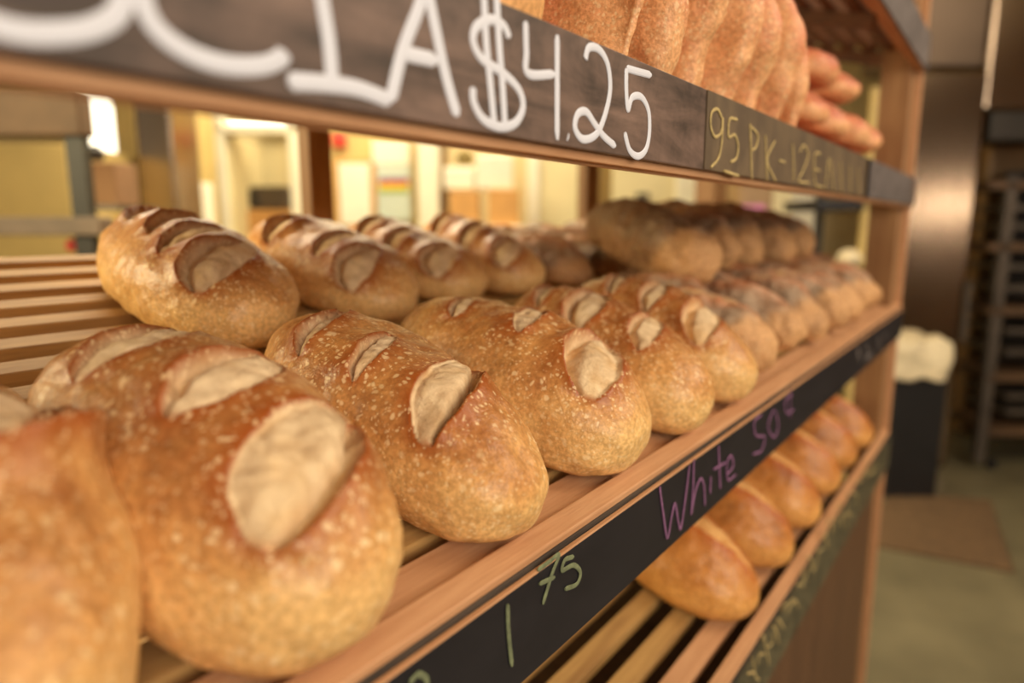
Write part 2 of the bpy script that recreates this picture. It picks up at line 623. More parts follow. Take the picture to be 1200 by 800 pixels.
# posts of the rack
for nm, xa, xb, ya, yb in (('end_post', 1.70, 1.758, 0.216, 0.275), ('end_post', -0.34, -0.29, 0.216, 0.275)):
    wbox(nm, (xa, ya, 0.0), (xb, yb, 1.95), M_POST, rack, 0.002)
wbox('front_stile', (1.758, 0.203, 0.0), (1.772, 0.275, 1.95), M_RAIL, rack, 0.002)
for xa, wd in ((0.640, 0.040), (1.425, 0.06), (-0.17, 0.04)):
    wbox('rear_post', (xa, 0.832, 0.0), (xa + wd, 0.858, 2.1), M_POST, rack, 0.002)
wbox('base_panel', (X0, 0.215, 0.06), (1.70, 0.235, 0.74), M_BASE, rack, 0.001)
wbox('base_top', (X0, 0.2355, 0.69), (1.70, 0.80, 0.705), M_BASE, rack, 0.001)
wbox('back_board', (X0, 0.805, 0.06), (1.70, 0.82, 0.88), M_BASE, rack, 0.001)
wbox('kickboard', (X0, 0.235, 0.0), (1.70, 0.25, 0.06), M_EDGE, rack)
post = wbox('wooden_post', (2.26, 0.832, 0.0), (2.38, 0.90, 2.1), M_POST, None, 0.002)
tag(post, 'brown square wooden post standing beyond the far end of the bread rack', 'post')

# ------------------------------------------------------------------ writing


def letter(add, name, mat, strokes, r, Y=0.1945):
    for gl in strokes:
        bm = bmesh.new()
        for st in (gl if isinstance(gl[0], list) else [gl]):
            pts = [onY(q[0], q[1], Y) for q in st]
            stroke(bm, pts, r, (0, -1, 0))
        add(bm, name, mat)


YT = 0.1948
letter(add_t, 'painted_letter', M_PAINT, [
    [(-70, -60), (-60, -10), (-25, 22), (30, 38), (90, 37), (125, 26), (142, 8), (143, -20)],
    [(285, -95), (215, -80), (172, -40), (168, 0), (185, 35), (222, 62), (265, 76), (305, 77), (328, 69), (333, 60)],
    [[(372, -40), (378, 0), (386, 50), (390, 98)],
     [(337, 95), (380, 98), (420, 104), (458, 118)]],
    [[(458, 118), (472, 60), (490, 12), (500, -20)],
     [(500, -20), (510, 30), (523, 90), (536, 136)],
     [(472, 62), (512, 71)]],
], 0.0029, YT)
letter(add_t, 'painted_figure', M_PAINT, [
    [[(597, 44), (590, 30), (574, 23), (558, 32), (555, 50), (566, 70), (590, 86), (608, 105), (613, 125), (605, 143), (588, 149), (568, 141), (556, 122), (554, 102)],
     [(567, -8), (570, 50), (575, 100), (580, 152)],
     [(582, -6), (585, 50), (589, 100), (592, 150)]],
    [[(616, 25), (617, 60), (619, 86), (650, 87)],
     [(653, 41), (653, 90), (653, 164)]],
    [(665, 160), (666, 161)],
    [(686, 70), (690, 56), (702, 58), (712, 75), (715, 105), (708, 138), (698, 158), (683, 163), (674, 150), (677, 134), (687, 131), (697, 145), (708, 160), (721, 171)],
    [[(734, 80), (748, 84), (763, 88)], [(734, 80), (734, 105), (736, 128), (741, 114), (752, 114), (760, 130), (761, 155), (757, 175), (748, 183), (738, 176), (732, 155)]],
], 0.0022, YT)
# olive section with yellow chalk


def tplate(name, xa, xb, mat):
    a = onY(xa, 150, 0.195)[0]
    b = onY(xb, 220, 0.195)[0]
    bm = bmesh.new()
    bm_box(bm, ((a + b) / 2, 0.1944, 1.368), ((b - a) / 2, 0, 0), (0, 0.0006, 0), (0, 0, 0.028))
    return add_t(bm, name, mat)


tplate('olive_label', 826, 1017, M_BOARD_OLIVE)
tplate('grey_label', 1019, 1068, M_BOARD_GREY)
letter(add_t, 'chalk_character', M_CHALK_TAN, [
    [(846, 138), (841, 128), (834, 132), (833, 148), (838, 160), (845, 155), (847, 138), (846, 165), (842, 185), (833, 196)],
    [(864, 140), (855, 140), (854, 160), (861, 158), (865, 170), (863, 185), (856, 190)],
    [(848, 200), (866, 206)],
    [[(879, 145), (880, 175), (881, 210)], [(880, 148), (888, 158), (886, 172), (881, 176)]],
    [[(897, 158), (898, 185), (899, 212)], [(908, 165), (899, 188), (909, 212)]],
    [(913, 188), (920, 190)],
    [(929, 168), (930, 190), (930, 212)],
    [(937, 178), (942, 170), (947, 182), (941, 200), (936, 212), (948, 214)],
    [[(962, 180), (955, 182), (955, 214), (964, 219)], [(955, 198), (961, 200)]],
    [(967, 222), (972, 186), (977, 224)],
    [(985, 190), (986, 226)], [(996, 194), (997, 226)], [(1006, 197), (1006, 228)],
], 0.0013, 0.1932)
YM = 0.1963
letter(add_m, 'green_chalk_figure', M_CHALK_GREEN, [
    [(595, 708), (596, 740), (600, 780)],
    [[(630, 668), (645, 657), (655, 650), (647, 672), (636, 708)], [(632, 684), (650, 676)]],
    [(672, 652), (662, 656), (659, 668), (672, 662), (680, 670), (676, 684), (662, 690)],
    [(480, 800), (490, 790), (500, 796), (498, 808), (486, 812)],
], 0.0016, YM)
letter(add_m, 'purple_chalk_letter', M_CHALK_PURPLE, [
    [(773, 570), (777, 600), (782, 630), (787, 605), (791, 590), (795, 612), (798, 618), (803, 585), (808, 545)],
    [(813, 538), (812, 575), (810, 602), (815, 575), (821, 561), (825, 570), (826, 592)],
    [(833, 558), (832, 578)],
    [[(842, 522), (843, 550), (844, 572)], [(836, 550), (850, 542)]],
    [(852, 556), (859, 546), (857, 534), (852, 542), (853, 562), (862, 556)],
    [(892, 486), (884, 494), (886, 510), (896, 512), (892, 528), (882, 532)],
    [(906, 480), (900, 500), (907, 512), (912, 498), (908, 480)],
    [(928, 462), (920, 470), (922, 484), (930, 480)], [(926, 456), (926, 490)],
], 0.0014, YM)
# chalked end of the main board and scribbles on the lower board
letter(add_m, 'chalk_smudge', M_BOARD_GREY, [
    [(1004, 420), (1006, 410), (1008, 424)], [(1016, 402), (1016, 420), (1022, 412)], [(1030, 392), (1030, 410)], [(1038, 388), (1038, 400)],
], 0.004, YM)
rs = random.Random(4)
scr = []
for i in range(26):
    t = (i / 26.0)
    xx = 880 + 150 * t
    yc = 800 - 262 * t ** 0.9
    scr.append([(xx - 4, yc + rs.uniform(-18, 12)), (xx + rs.uniform(-3, 3), yc + rs.uniform(-24, 8)), (xx + 4, yc + rs.uniform(-18, 18))])
letter(add_l, 'faded_chalk_mark', M_CHALK_TAN, scr, 0.0016, YM)

# ------------------------------------------------------------------ breads
_cube_cache = {}


def cube_sphere(n):
    if n in _cube_cache:
        return _cube_cache[n]
    g = np.tan(np.linspace(-math.pi / 4, math.pi / 4, n + 1))
    V, Q = [], []
    off = 0
    for ax in range(3):
        for sg in (-1, 1):
            A, B = np.meshgrid(g, g, indexing='ij')
            P = np.zeros((n + 1, n + 1, 3))
            P[..., ax] = sg
            P[..., (ax + 1) % 3] = A
            P[..., (ax + 2) % 3] = B
            V.append(P.reshape(-1, 3))
            idx = np.arange((n + 1) ** 2).reshape(n + 1, n + 1) + off
            q = np.stack([idx[:-1, :-1], idx[1:, :-1], idx[1:, 1:], idx[:-1, 1:]], -1).reshape(-1, 4)
            if sg < 0:
                q = q[:, ::-1]
            Q.append(q)
            off += (n + 1) ** 2
    V = np.concatenate(V)
    Q = np.concatenate(Q)
    key = np.round(V, 6)
    _, first, inv = np.unique(key, axis=0, return_index=True, return_inverse=True)
    V = V[first]
    Q = inv.reshape(-1)[Q]
    V /= np.linalg.norm(V, axis=1)[:, None]
    _cube_cache[n] = (V, Q)
    return V, Q


def sstep(a, b, x):
    t = np.clip((x - a) / (b - a), 0, 1)
    return t * t * (3 - 2 * t)


def nz(P, sc, seed):
    off = Vector((seed * 3.17, seed * 1.31, seed * 7.7))
    return np.array([noise.noise(Vector(p) * sc + off) for p in P])


def bread_mesh(name, L, W, H, slashes, seed=1, n=100, p=2.25, lump=0.004, flour=0.0, fine=0.0012, topbias=0.0, ridge=None, taper=0.0, dent=0.0):
    D, Q = cube_sphere(n)
    a, b, c = L / 2, W / 2, H * 0.62
    r = (np.abs(D[:, 0] / a) ** p + np.abs(D[:, 1] / b) ** p + np.abs(D[:, 2] / c) ** p) ** (-1 / p)
    P = D * r[:, None]
    if taper:
        k = 1 - taper * (P[:, 0] / a)
        P[:, 1] *= k
        P[:, 2] *= 0.5 + 0.5 * k
    # outward normal of the plain body
    G = np.stack([np.sign(P[:, i]) * np.abs(P[:, i] / q) ** (p - 1) / q for i, q in enumerate((a, b, c))], -1)
    G /= np.linalg.norm(G, axis=1)[:, None] + 1e-9
    disp = lump * 1.3 * nz(P, 13, seed) + lump * 0.6 * nz(P, 32, seed + 5)
    if fine:
        disp += fine * nz(P, 85, seed + 9)
    wv = np.arctan2(P[:, 1], np.maximum(P[:, 2] + 0.25 * c, 1e-4) * (b / c)) * b * 1.0
    wv[P[:, 2] < -0.25 * c] = 9
    crumb = np.zeros(len(P))
    edge = np.zeros(len(P))
    wig = 0.0022 * nz(P, 70, seed + 20)
    for (x0, w0, A, B, al, e1, e2, dep) in slashes:
        al = math.radians(al)
        dx, dw = P[:, 0] - x0, wv - w0
        aa = dx * math.sin(al) + dw * math.cos(al)
        bb = dx * math.cos(al) - dw * math.sin(al)
        q = np.clip(1 - (aa / A) ** 2, 0, 1)
        hw = B * q ** 0.75 + 1e-6
        bb = bb + wig
        env = sstep(0, 0.35, q)
        inside = env * sstep(1.0, 0.93, np.abs(bb) / hw)
        t = np.clip(bb / hw, -1, 1)
        side = 1.0 if e2 >= e1 else -1.0
        prof = -dep * 1.5 * sstep(0.25, 0.95, t * side) * sstep(1.6, 0.95, t * side) - 0.35 * dep + 0.5 * dep * (1 - t * t)
        # ears: sharp inside, slow outside
        d1 = -(bb + hw)          # >0 outside at the back edge
        d2 = bb - hw
        ear1 = np.where(d1 > 0, np.exp(-(d1 / 0.011) ** 1.3), sstep(-0.0022, 0, d1))
        ear2 = np.where(d2 > 0, np.exp(-(d2 / 0.011) ** 1.3), sstep(-0.0022, 0, d2))
        sides = np.clip(1 - np.abs(aa) / (A * 1.25), 0, 1) ** 0.5
        disp = disp * (1 - 0.3 * inside) + inside * prof + (e1 * ear1 + e2 * ear2) * sides * (env * 0.9 + 0.1)
        disp += inside * (0.0011 * nz(P, 160, seed + 30) + 0.0014 * nz(P, 55, seed + 33))
        crumb = np.maximum(crumb, inside)
        ed = np.exp(-(np.maximum(np.abs(bb) - hw, 0) / 0.009) ** 1.2) * sstep(-0.25, 0.25, 1 - (aa / (A * 1.05)) ** 2)
        edge = np.maximum(edge, ed * (1 - inside))
    if ridge:
        hgt, wd = ridge
        wr = wv + 0.006 * np.sin(P[:, 0] / L * 7 + seed)
        k = sstep(0.47 * L, 0.26 * L, np.abs(P[:, 0]))
        disp += hgt * np.where(wr > 0, np.exp(-(wr / wd) ** 1.2), sstep(-0.004, 0, wr) * 1.0) * k - 0.6 * hgt * k * np.exp(-((wr + 0.012) / 0.012) ** 2)
        crumb = np.maximum(crumb, 0.75 * k * sstep(-0.026, -0.02, wr) * sstep(0.0, -0.004, wr))
        edge = np.maximum(edge, k * np.exp(-(np.abs(wr) / 0.008) ** 1.5) * 0.5)
    if dent:
        disp -= dent * np.clip(nz(P, 24, seed + 40), 0, 1)
    P = P + G * disp[:, None]
    # settle on a flat bottom
    zb = -H * 0.38
    k = 0.012
    z = P[:, 2]
    P[:, 2] = zb + 0.5 * ((z - zb) + np.sqrt((z - zb) ** 2 + k * k)) - k * 0.18
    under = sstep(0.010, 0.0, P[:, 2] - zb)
    P[:, 2] -= P[:, 2].min()
    me = bpy.data.meshes.new(name)
    me.vertices.add(len(P))
    me.vertices.foreach_set('co', P.astype(np.float32).ravel())
    me.loops.add(len(Q) * 4)
    me.loops.foreach_set('vertex_index', Q.astype(np.int32).ravel())
    me.polygons.add(len(Q))
    me.polygons.foreach_set('loop_start', np.arange(0, len(Q) * 4, 4, dtype=np.int32))
    me.polygons.foreach_set('use_smooth', np.ones(len(Q), dtype=bool))
    me.update()
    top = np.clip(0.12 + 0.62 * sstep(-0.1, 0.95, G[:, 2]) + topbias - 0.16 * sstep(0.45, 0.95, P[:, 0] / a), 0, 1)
    fl = flour * sstep(-0.1, 0.5, G[:, 2]) * sstep(0.86, 0.66, P[:, 0] / a)
    if flour:
        top = np.where(P[:, 0] / a > 0.70, 0.0, top + 0.35)
        top = sstep(0.78, 0.62, P[:, 0] / a) * (0.55 + 0.4 * sstep(-0.4, 0.5, G[:, 2]))
    for nm, arr in (('top', top), ('crumb', crumb), ('edge', edge), ('under', under), ('flour', fl)):
        at = me.attributes.new(nm, 'FLOAT', 'POINT')
        at.data.foreach_set('value', arr.astype(np.float32))
    return me


def place(me, name, mat, O, x, s, yaw, label, cat='bread', group=None, n=-0.0063, roll=0.0, pitch=0.0, up=None):
    A = math.cos(yaw) * S + math.sin(yaw) * XX
    fx = -A
    fz = NN
    fy = np.cross(fz, fx)
    M = Matrix(((fx[0], fy[0], fz[0], 0), (fx[1], fy[1], fz[1], 0), (fx[2], fy[2], fz[2], 0), (0, 0, 0, 1)))
    M = M @ Matrix.Rotation(roll, 4, 'X') @ Matrix.Rotation(pitch, 4, 'Y')
    o = link(name, me, mat)
    loc = sp(O, x, s, n)
    o.matrix_world = Matrix.Translation(Vector(loc)) @ M
    tag(o, label, cat, group)
    return o


OM = shelf_origin(FZ)
OT = shelf_origin(ZT)
OL = shelf_origin(ZL)
GF = 'golden batards along the front of the main shelf'
GB = 'golden batards in the back row of the main shelf'
# x, s, yaw, L, W, H, seed, n, slashes (x0,w0,A,B,angle,e1,e2,depth), label
FRONT = [
    (0.051, 0.127, 0.04, 0.25, 0.128, 0.100, 3, 120,
     [(0.015, 0.019, 0.046, 0.023, -54, 0.003, 0.020, 0.008), (-0.08, 0.0, 0.040, 0.014, -24, 0.004, 0.006, 0.005)],
     'golden batard cut off by the left edge, nearest the camera, with one sharp crust peak'),
    (0.166, 0.120, 0.044, 0.240, 0.126, 0.098, 11, 150,
     [(0.074, -0.001, 0.043, 0.0205, -33, 0.001, 0.0045, 0.0055), (0.013, 0.001, 0.033, 0.016, -30, 0.004, 0.0012, 0.005),
      (-0.052, -0.008, 0.034, 0.016, -24, 0.005, 0.002, 0.005)],
     'largest golden batard in the front row, whole, with a wide pale oval slash'),
    (0.304, 0.135, 0.117, 0.262, 0.118, 0.083, 12, 150,
     [(0.056, -0.006, 0.047, 0.0155, -36, 0.002, 0.007, 0.006), (-0.001, -0.016, 0.028, 0.008, -36, 0.005, 0.003, 0.005),
      (-0.054, -0.020, 0.029, 0.010, -32, 0.007, 0.006, 0.005)],
     'second whole golden batard of the front row, narrow cream slash and pointed ear'),
    (0.439, 0.132, 0.216, 0.256, 0.130, 0.088, 13, 130,
     [(0.074, 0.001, 0.043, 0.021, -40, 0.009, 0.004, 0.006), (0.007, -0.002, 0.034, 0.010, -40, 0.002, 0.006, 0.005),
      (-0.052, -0.020, 0.024, 0.008, -36, 0.004, 0.002, 0.004)],
     'golden batard in the front row with dark red lip beside its pale slash'),
    (0.573, 0.126, 0.349, 0.261, 0.116, 0.084, 14, 110,
     [(0.050, -0.002, 0.038, 0.013, -44, 0.006, 0.003, 0.005), (-0.013, -0.016, 0.045, 0.017, -44, 0.008, 0.005, 0.006),
      (-0.070, -0.018, 0.034, 0.010, -38, 0.006, 0.004, 0.005)],
     'golden batard in the front row with two pinched folds, second from the dark loaves'),
    (0.697, 0.127, 0.339, 0.251, 0.117, 0.086, 15, 100,
     [(0.062, -0.008, 0.044, 0.017, -39, 0.009, 0.004, 0.006), (0.000, -0.014, 0.036, 0.012, -40, 0.006, 0.005, 0.005),
      (-0.058, -0.014, 0.034, 0.010, -40, 0.007, 0.004, 0.005)],
     'last golden batard in the front row, touching the dark floured loaves'),
]
BACK = [
    (0.338, 0.436, 0.12, 0.269, 0.137, 0.083, 21, 120,
     [(0.076, -0.014, 0.046, 0.022, -35, 0.007, 0.001, 0.007), (0.024, -0.010, 0.040, 0.014, -34, 0.006, 0.002, 0.006),
      (-0.022, -0.006, 0.038, 0.013, -40, 0.010, 0.005, 0.006), (-0.075, -0.010, 0.03, 0.011, -36, 0.009, 0.004, 0.005)],
     'leftmost golden batard in the back row, beside the bare slats'),
    (0.503, 0.450, 0.10, 0.268, 0.135, 0.078, 22, 100,
     [(0.090, -0.030, 0.042, 0.018, -24, 0.008, 0.001, 0.006), (0.040, -0.018, 0.036, 0.013, -24, 0.006, 0.003, 0.006),
      (-0.038, -0.030, 0.036, 0.015, -26, 0.011, 0.007, 0.007)],
     'golden batard in the back row overlapping the first rear post'),
    (0.651, 0.468, 0.127, 0.257, 0.134, 0.071, 23, 80,
     [(0.088, -0.028, 0.040, 0.019, -24, 0.008, 0.002, 0.006), (0.022, -0.034, 0.040, 0.014, -26, 0.008, 0.006, 0.006),
      (-0.040, -0.030, 0.036, 0.012, -26, 0.009, 0.006, 0.006)],
     'golden batard in the back row, below the colour chart'),
    (0.784, 0.459, 0.271, 0.253, 0.128, 0.078, 24, 80,
     [(0.088, -0.022, 0.038, 0.018, -28, 0.008, 0.003, 0.006), (0.022, -0.030, 0.040, 0.013, -36, 0.008, 0.006, 0.006),
      (-0.045, -0.030, 0.036, 0.012, -30, 0.009, 0.006, 0.006)],
     'last golden batard in the back row, next to the brown floured loaves'),
]
for k, rows, g in (('front', FRONT, GF), ('back', BACK, GB)):
    for (x, s, yaw, L, W, H, seed, n, sl, lab) in rows:
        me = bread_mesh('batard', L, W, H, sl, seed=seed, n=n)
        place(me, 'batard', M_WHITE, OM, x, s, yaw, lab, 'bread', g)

# dark floured loaves
GR = 'dark floured rye loaves on the main shelf'


def rye(seed, L=0.27, W=0.12, H=0.08, n=70, sl=True):
    s_ = [(0.045, -0.004, 0.055, 0.010, 55, 0.003, 0.008, 0.006), (-0.03, 0.004, 0.05, 0.008, 55, 0.003, 0.007, 0.006)] if sl else []
    return bread_mesh('rye_loaf', L, W, H, s_, seed=seed, n=n, p=2.3, lump=0.007, flour=1.0, fine=0.0028, dent=0.004)


rx = [0.826, 0.968, 1.105, 1.235, 1.365, 1.50, 1.63]
rl = ['dark floured rye loaf touching the last golden batard on the front row',
      'second dark floured rye loaf along the front edge after the batards',
      'third dark rye loaf along the front edge, under the paired stacked loaves',
      'fourth dark rye loaf along the front edge with pale round end',
      'fifth dark rye loaf along the front edge, toward the end post',
      'dark rye loaf along the front edge, next to last before the end post',
      'last dark rye loaf on the front edge, tight against the end post']
for i, x in enumerate(rx):
    if i == 6:
        x = 1.615
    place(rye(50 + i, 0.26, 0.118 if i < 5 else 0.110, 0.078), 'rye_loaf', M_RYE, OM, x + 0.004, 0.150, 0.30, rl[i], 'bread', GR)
bx = [0.955, 1.095, 1.225, 1.36, 1.49, 1.605]
bl = ['brown floured loaf behind the batards, right of the back-row golden loaves',
      'second brown floured loaf lying low in the back row under the stack',
      'third brown floured loaf lying low in the back row',
      'fourth brown floured loaf lying low in the back row',
      'fifth brown floured loaf lying low in the back row',
      'sixth brown floured loaf low in the back row by the rack end']
for i, x in enumerate(bx):
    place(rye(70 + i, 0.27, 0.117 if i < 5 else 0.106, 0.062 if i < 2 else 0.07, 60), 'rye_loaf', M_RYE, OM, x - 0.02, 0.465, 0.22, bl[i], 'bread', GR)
# stacked ones
st = [(0.955, 0.285, 0.60, 0.32, 0.125, 0.088, 'largest dark rye loaf lying on top of the stack, nearest the camera'),
      (1.14, 0.305, 0.50, 0.27, 0.09, 0.085, 'dark rye loaf stacked on top, pressed against the largest stacked loaf'),
      (1.25, 0.300, 0.48, 0.27, 0.10, 0.088, 'third dark rye loaf from the left on top of the stack'),
      (1.40, 0.290, 0.46, 0.26, 0.12, 0.085, 'fourth stacked rye loaf, pale round end toward the aisle'),
      (1.545, 0.280, 0.44, 0.25, 0.11, 0.085, 'stacked rye loaf nearest the end post, topmost of its pile')]
for i, (x, s, yw, L, W, H, lab) in enumerate(st):
    place(rye(90 + i, L, W, H, 80, i > 0), 'rye_loaf', M_RYE, OM, x, s, yw, lab, 'bread', GR, n=0.056)

# lower shelf loaves
GL = 'amber loaves on the lower shelf'
lo_px = [(880, 708, 0.62), (925, 650), (955, 605), (973, 572), (990, 545), (1003, 522), (1014, 503), (1024, 487)]
nl = 6
low_lab = ['nearest', 'second', 'third', 'fourth', 'fifth', 'sixth', 'seventh', 'eighth', 'ninth', 'farthest']
for i in range(nl):
    x = 0.795 + 0.157 * i
    me = bread_mesh('amber_loaf', 0.27, 0.142, 0.092, [(0.045, 0.006, 0.075, 0.022, 76, 0.0, 0.011, 0.005)], seed=120 + i, n=80, p=2.15, lump=0.003, topbias=-0.02)
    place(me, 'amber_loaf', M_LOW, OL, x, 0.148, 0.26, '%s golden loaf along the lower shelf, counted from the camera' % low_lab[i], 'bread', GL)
for i in range(nl - 1):
    x = 0.90 + 0.157 * i
    me = bread_mesh('amber_loaf', 0.26, 0.14, 0.09, [], seed=140 + i, n=40, p=2.3, lump=0.003, ridge=(0.008, 0.020))
    place(me, 'amber_loaf', M_LOW, OL, x, 0.43, 0.26, 'golden loaf in the back row of the lower shelf, %s from the camera' % low_lab[i], 'bread', 'back row loaves on the lower shelf')

# upper shelf: a round tan loaf, slabs on edge, then a loose pile
me = bread_mesh('round_loaf', 0.26, 0.15, 0.13, [], seed=160, n=70, p=2.2, lump=0.003)
place(me, 'round_loaf', M_TAN, OT, 0.315, 0.152, 0.25, 'smooth tan round-ended loaf above the 4 in the white price', 'bread', n=-0.004)
GS = 'ruddy flat breads standing on edge on the upper shelf'
sx = [(0.432, 0.040, 0.15, -0.10), (0.500, 0.058, 0.20, 0.02), (0.568, 0.056, 0.19, 0.04), (0.640, 0.060, 0.20, 0.0), (0.712, 0.056, 0.19, 0.06), (0.782, 0.056, 0.19, 0.02),
      (0.852, 0.054, 0.165, 0.08)]
sl_lab = ['thin red-brown flat bread leaning beside the smooth tan loaf', 'first broad orange flat bread standing above the 5 of the price',
          'second broad flat bread standing on edge, counted from the price figures', 'third standing flat bread from the tan loaf',
          'fourth standing flat bread from the tan loaf', 'fifth standing flat bread from the tan loaf', 'sixth standing flat bread from the tan loaf',
          'last standing flat bread, leaning beside the loose pile']
for i, (x, wd, hh, rl_) in enumerate(sx):
    me = bread_mesh('flat_bread', 0.27, wd * 1.02, hh, [], seed=170 + i, n=70, p=2.7, lump=0.006, flour=0.0, dent=0.008)
    place(me, 'flat_bread', M_FOC, OT, x, 0.158, 0.16, sl_lab[i], 'bread', GS, n=-0.004, roll=rl_)
GP = 'ruddy torpedo breads piled at the end of the upper shelf'
pile = [(1.00, 0.15, 0.0, 0.30), (1.12, 0.15, 0.0, 0.30), (1.24, 0.15, 0.0, 0.25), (1.36, 0.15, 0.0, 0.3), (1.49, 0.15, 0, 0.2), (1.61, 0.15, 0, 0.2),
        (1.06, 0.17, 0.060, 0.45), (1.20, 0.17, 0.060, 0.45), (1.33, 0.17, 0.060, 0.35), (1.46, 0.17, 0.060, 0.3), (1.12, 0.19, 0.120, 0.5), (1.27, 0.19, 0.118, 0.4)]
pl = ['bottom of the pile beside the standing flat breads', 'on the bottom layer, second along', 'on the bottom layer, third along', 'on the bottom layer, fourth along', 'on the bottom layer, next to last before the end post',
      'on the bottom layer against the end post', 'on the second layer, first along', 'on the second layer, second along', 'on the second layer, third along', 'on the second layer, nearest the end post', 'topmost, nearest the standing flat breads', 'topmost, toward the end post']
for i, (x, s, n_, yw) in enumerate(pile):
    me = bread_mesh('torpedo_bread', 0.27, 0.115, 0.062, [], seed=190 + i, n=60, p=2.3, lump=0.006, dent=0.006)
    place(me, 'torpedo_bread', M_FOC, OT, x, s, yw, 'ruddy torpedo bread ' + pl[i], 'bread', GP, n=-0.004 + n_)

# ------------------------------------------------------------------ kitchen behind
# steel shelving on the left
r = empty('kitchen_rack', tuple(onK(60, 262, 1.75) * np.array([1, 1, 0])), 'brown kitchen rack with two shelves standing behind the slats at left', 'rack')
kbox('upper_shelf', -80, 103, 92, 158, 1.75, 0.06, M_RACKB, r, 0.004)
kbox('lower_shelf', -80, 254, 118, 276, 1.75, 0.06, M_MAUVE, r, 0.004)
kbox('rack_post', 82, 152, 103, 300, 1.77, 0.03, M_DARK, r, z0=0.0)
kbox('rack_post', -78, 152, -58, 300, 1.77, 0.03, M_DARK, r, z0=0.0)
o = kbox('steel_cabinet', -80, 168, 84, 300, 2.6, 0.5, M_GOLD, None, 0.01, z0=0.0)
tag(o, 'plain warm-toned steel cabinet standing behind the left kitchen rack', 'cabinet')
o = kbox('cardboard_box', 100, 190, 135, 240, 1.95, 0.12, M_CARDB, None, 0.003)
o2 = kbox('box_shelf', 94, 240, 140, 246, 1.9, 0.2, M_STEEL_DARK, None)
local(o2, r)
tag(o, 'small mauve-brown box on the rack beside the bright window', 'box')


def sphere_thing(name, px, py, D, rad, mat, label, cat, squash=1.0):
    bm = bmesh.new()
    bmesh.ops.create_uvsphere(bm, u_segments=24, v_segments=14, radius=rad)
    for v in bm.verts:
        v.co.z *= squash
        v.co.z = max(v.co.z, -rad * squash * 0.7)
    c = onK(px, py, D)
    o = fin(bm, name, mat, smooth=True)
    o.location = c
    tag(o, label, cat)
    return o


sphere_thing('dark_bowl', 111, 181, 2.0, 0.026, M_DARK, 'small dark rounded bowl sitting on the mauve-brown box', 'bowl')
sphere_thing('small_container', 87, 288, 1.8, 0.02, M_RED, 'small reddish thing under the lower kitchen shelf', 'container')
# lit window
f_ = kbox('window_1', 86, 100, 148, 205, 4.42, 0.04, M_WHITEP, None)
tag(f_, kind='structure')
g_ = kbox('pane', 90, 104, 144, 200, 4.40, 0.01, M_GLOW, None)
local(g_, f_)
f2_ = kbox('window_2', 205, 136, 345, 146, 4.4, 0.03, M_GLOW, None)
tag(f2_, kind='structure')
o = kbox('warm_partition', 137, 100, 160, 262, 3.6, 0.08, M_GOLD, None, z0=0, z1=2.9)
tag(o, 'narrow warm beige partition panel left of the grey steel column', 'panel')
o = kbox('steel_column', 160, 90, 203, 262, 3.0, 0.25, M_STEEL, None, 0.01, z0=0, z1=2.9)
tag(o, 'grey brushed steel column in the kitchen beyond the batards', 'column')
o = kbox('beige_cabinet', 203, 90, 234, 262, 3.5, 0.2, M_GOLD, None, 0.01, z0=0, z1=2.9)
tag(o, 'tall beige cabinet between steel column and white doorway', 'cabinet')
o = kbox('white_box', 206, 213, 236, 262, 3.32, 0.15, M_PAPER, None, 0.01, z0=0.0)
tag(o, 'white upright bin in front of the tall beige cabinet', 'bin')
o = kbox('white_tub', 143, 247, 170, 262, 2.8, 0.15, M_PAPER, None, 0.01, z0=0.0)
tag(o, 'white upright tub behind the leftmost back-row loaf', 'bin')
# doorway
d = kbox('door_1', 268, 158, 338, 262, 4.5, 0.05, M_CREAM, None, z0=0.0)
tag(d, kind='structure')
for a in ((234, 262, 'door_frame'), (338, 354, 'door_frame')):
    q = kbox(a[2], a[0], 100, a[1], 262, 3.9, 0.12, M_WHITEP, None, 0.006, z0=0.0, z1=2.15)
    local(q, d)
q = kbox('lintel', 234, 146, 354, 156, 3.9, 0.12, M_WHITEP, None, 0.004)
local(q, d)
q = kbox('door_leaf', 256, 158, 272, 262, 3.95, 0.5, M_CREAM, None, 0.003, z0=0.0)
local(q, d)
q = kbox('hinge', 259, 184, 264, 200, 3.93, 0.02, M_DARK, None)
local(q, d)
o = kbox('wall_vent', 299, 147, 341, 157, 4.42, 0.05, M_DARK, None)
tag(o, 'dark rectangular vent above the pale doorway', 'vent')
o = kbox('kitchen_counter', 288, 246, 342, 290, 4.15, 0.4, M_CARD, None, 0.01, z0=0.0)
tag(o, 'low tan counter seen through the white doorway', 'counter')
mw = kbox('microwave_oven', 292, 219, 338, 245, 4.2, 0.3, M_STEEL_DARK, None, 0.01)
mw.location.z += 0.004
tag(mw, 'grey microwave oven on the tan counter inside the doorway', 'microwave')
q = kbox('control_panel', 292, 223, 301, 243, 4.185, 0.014, M_DARK, None)
local(q, mw)
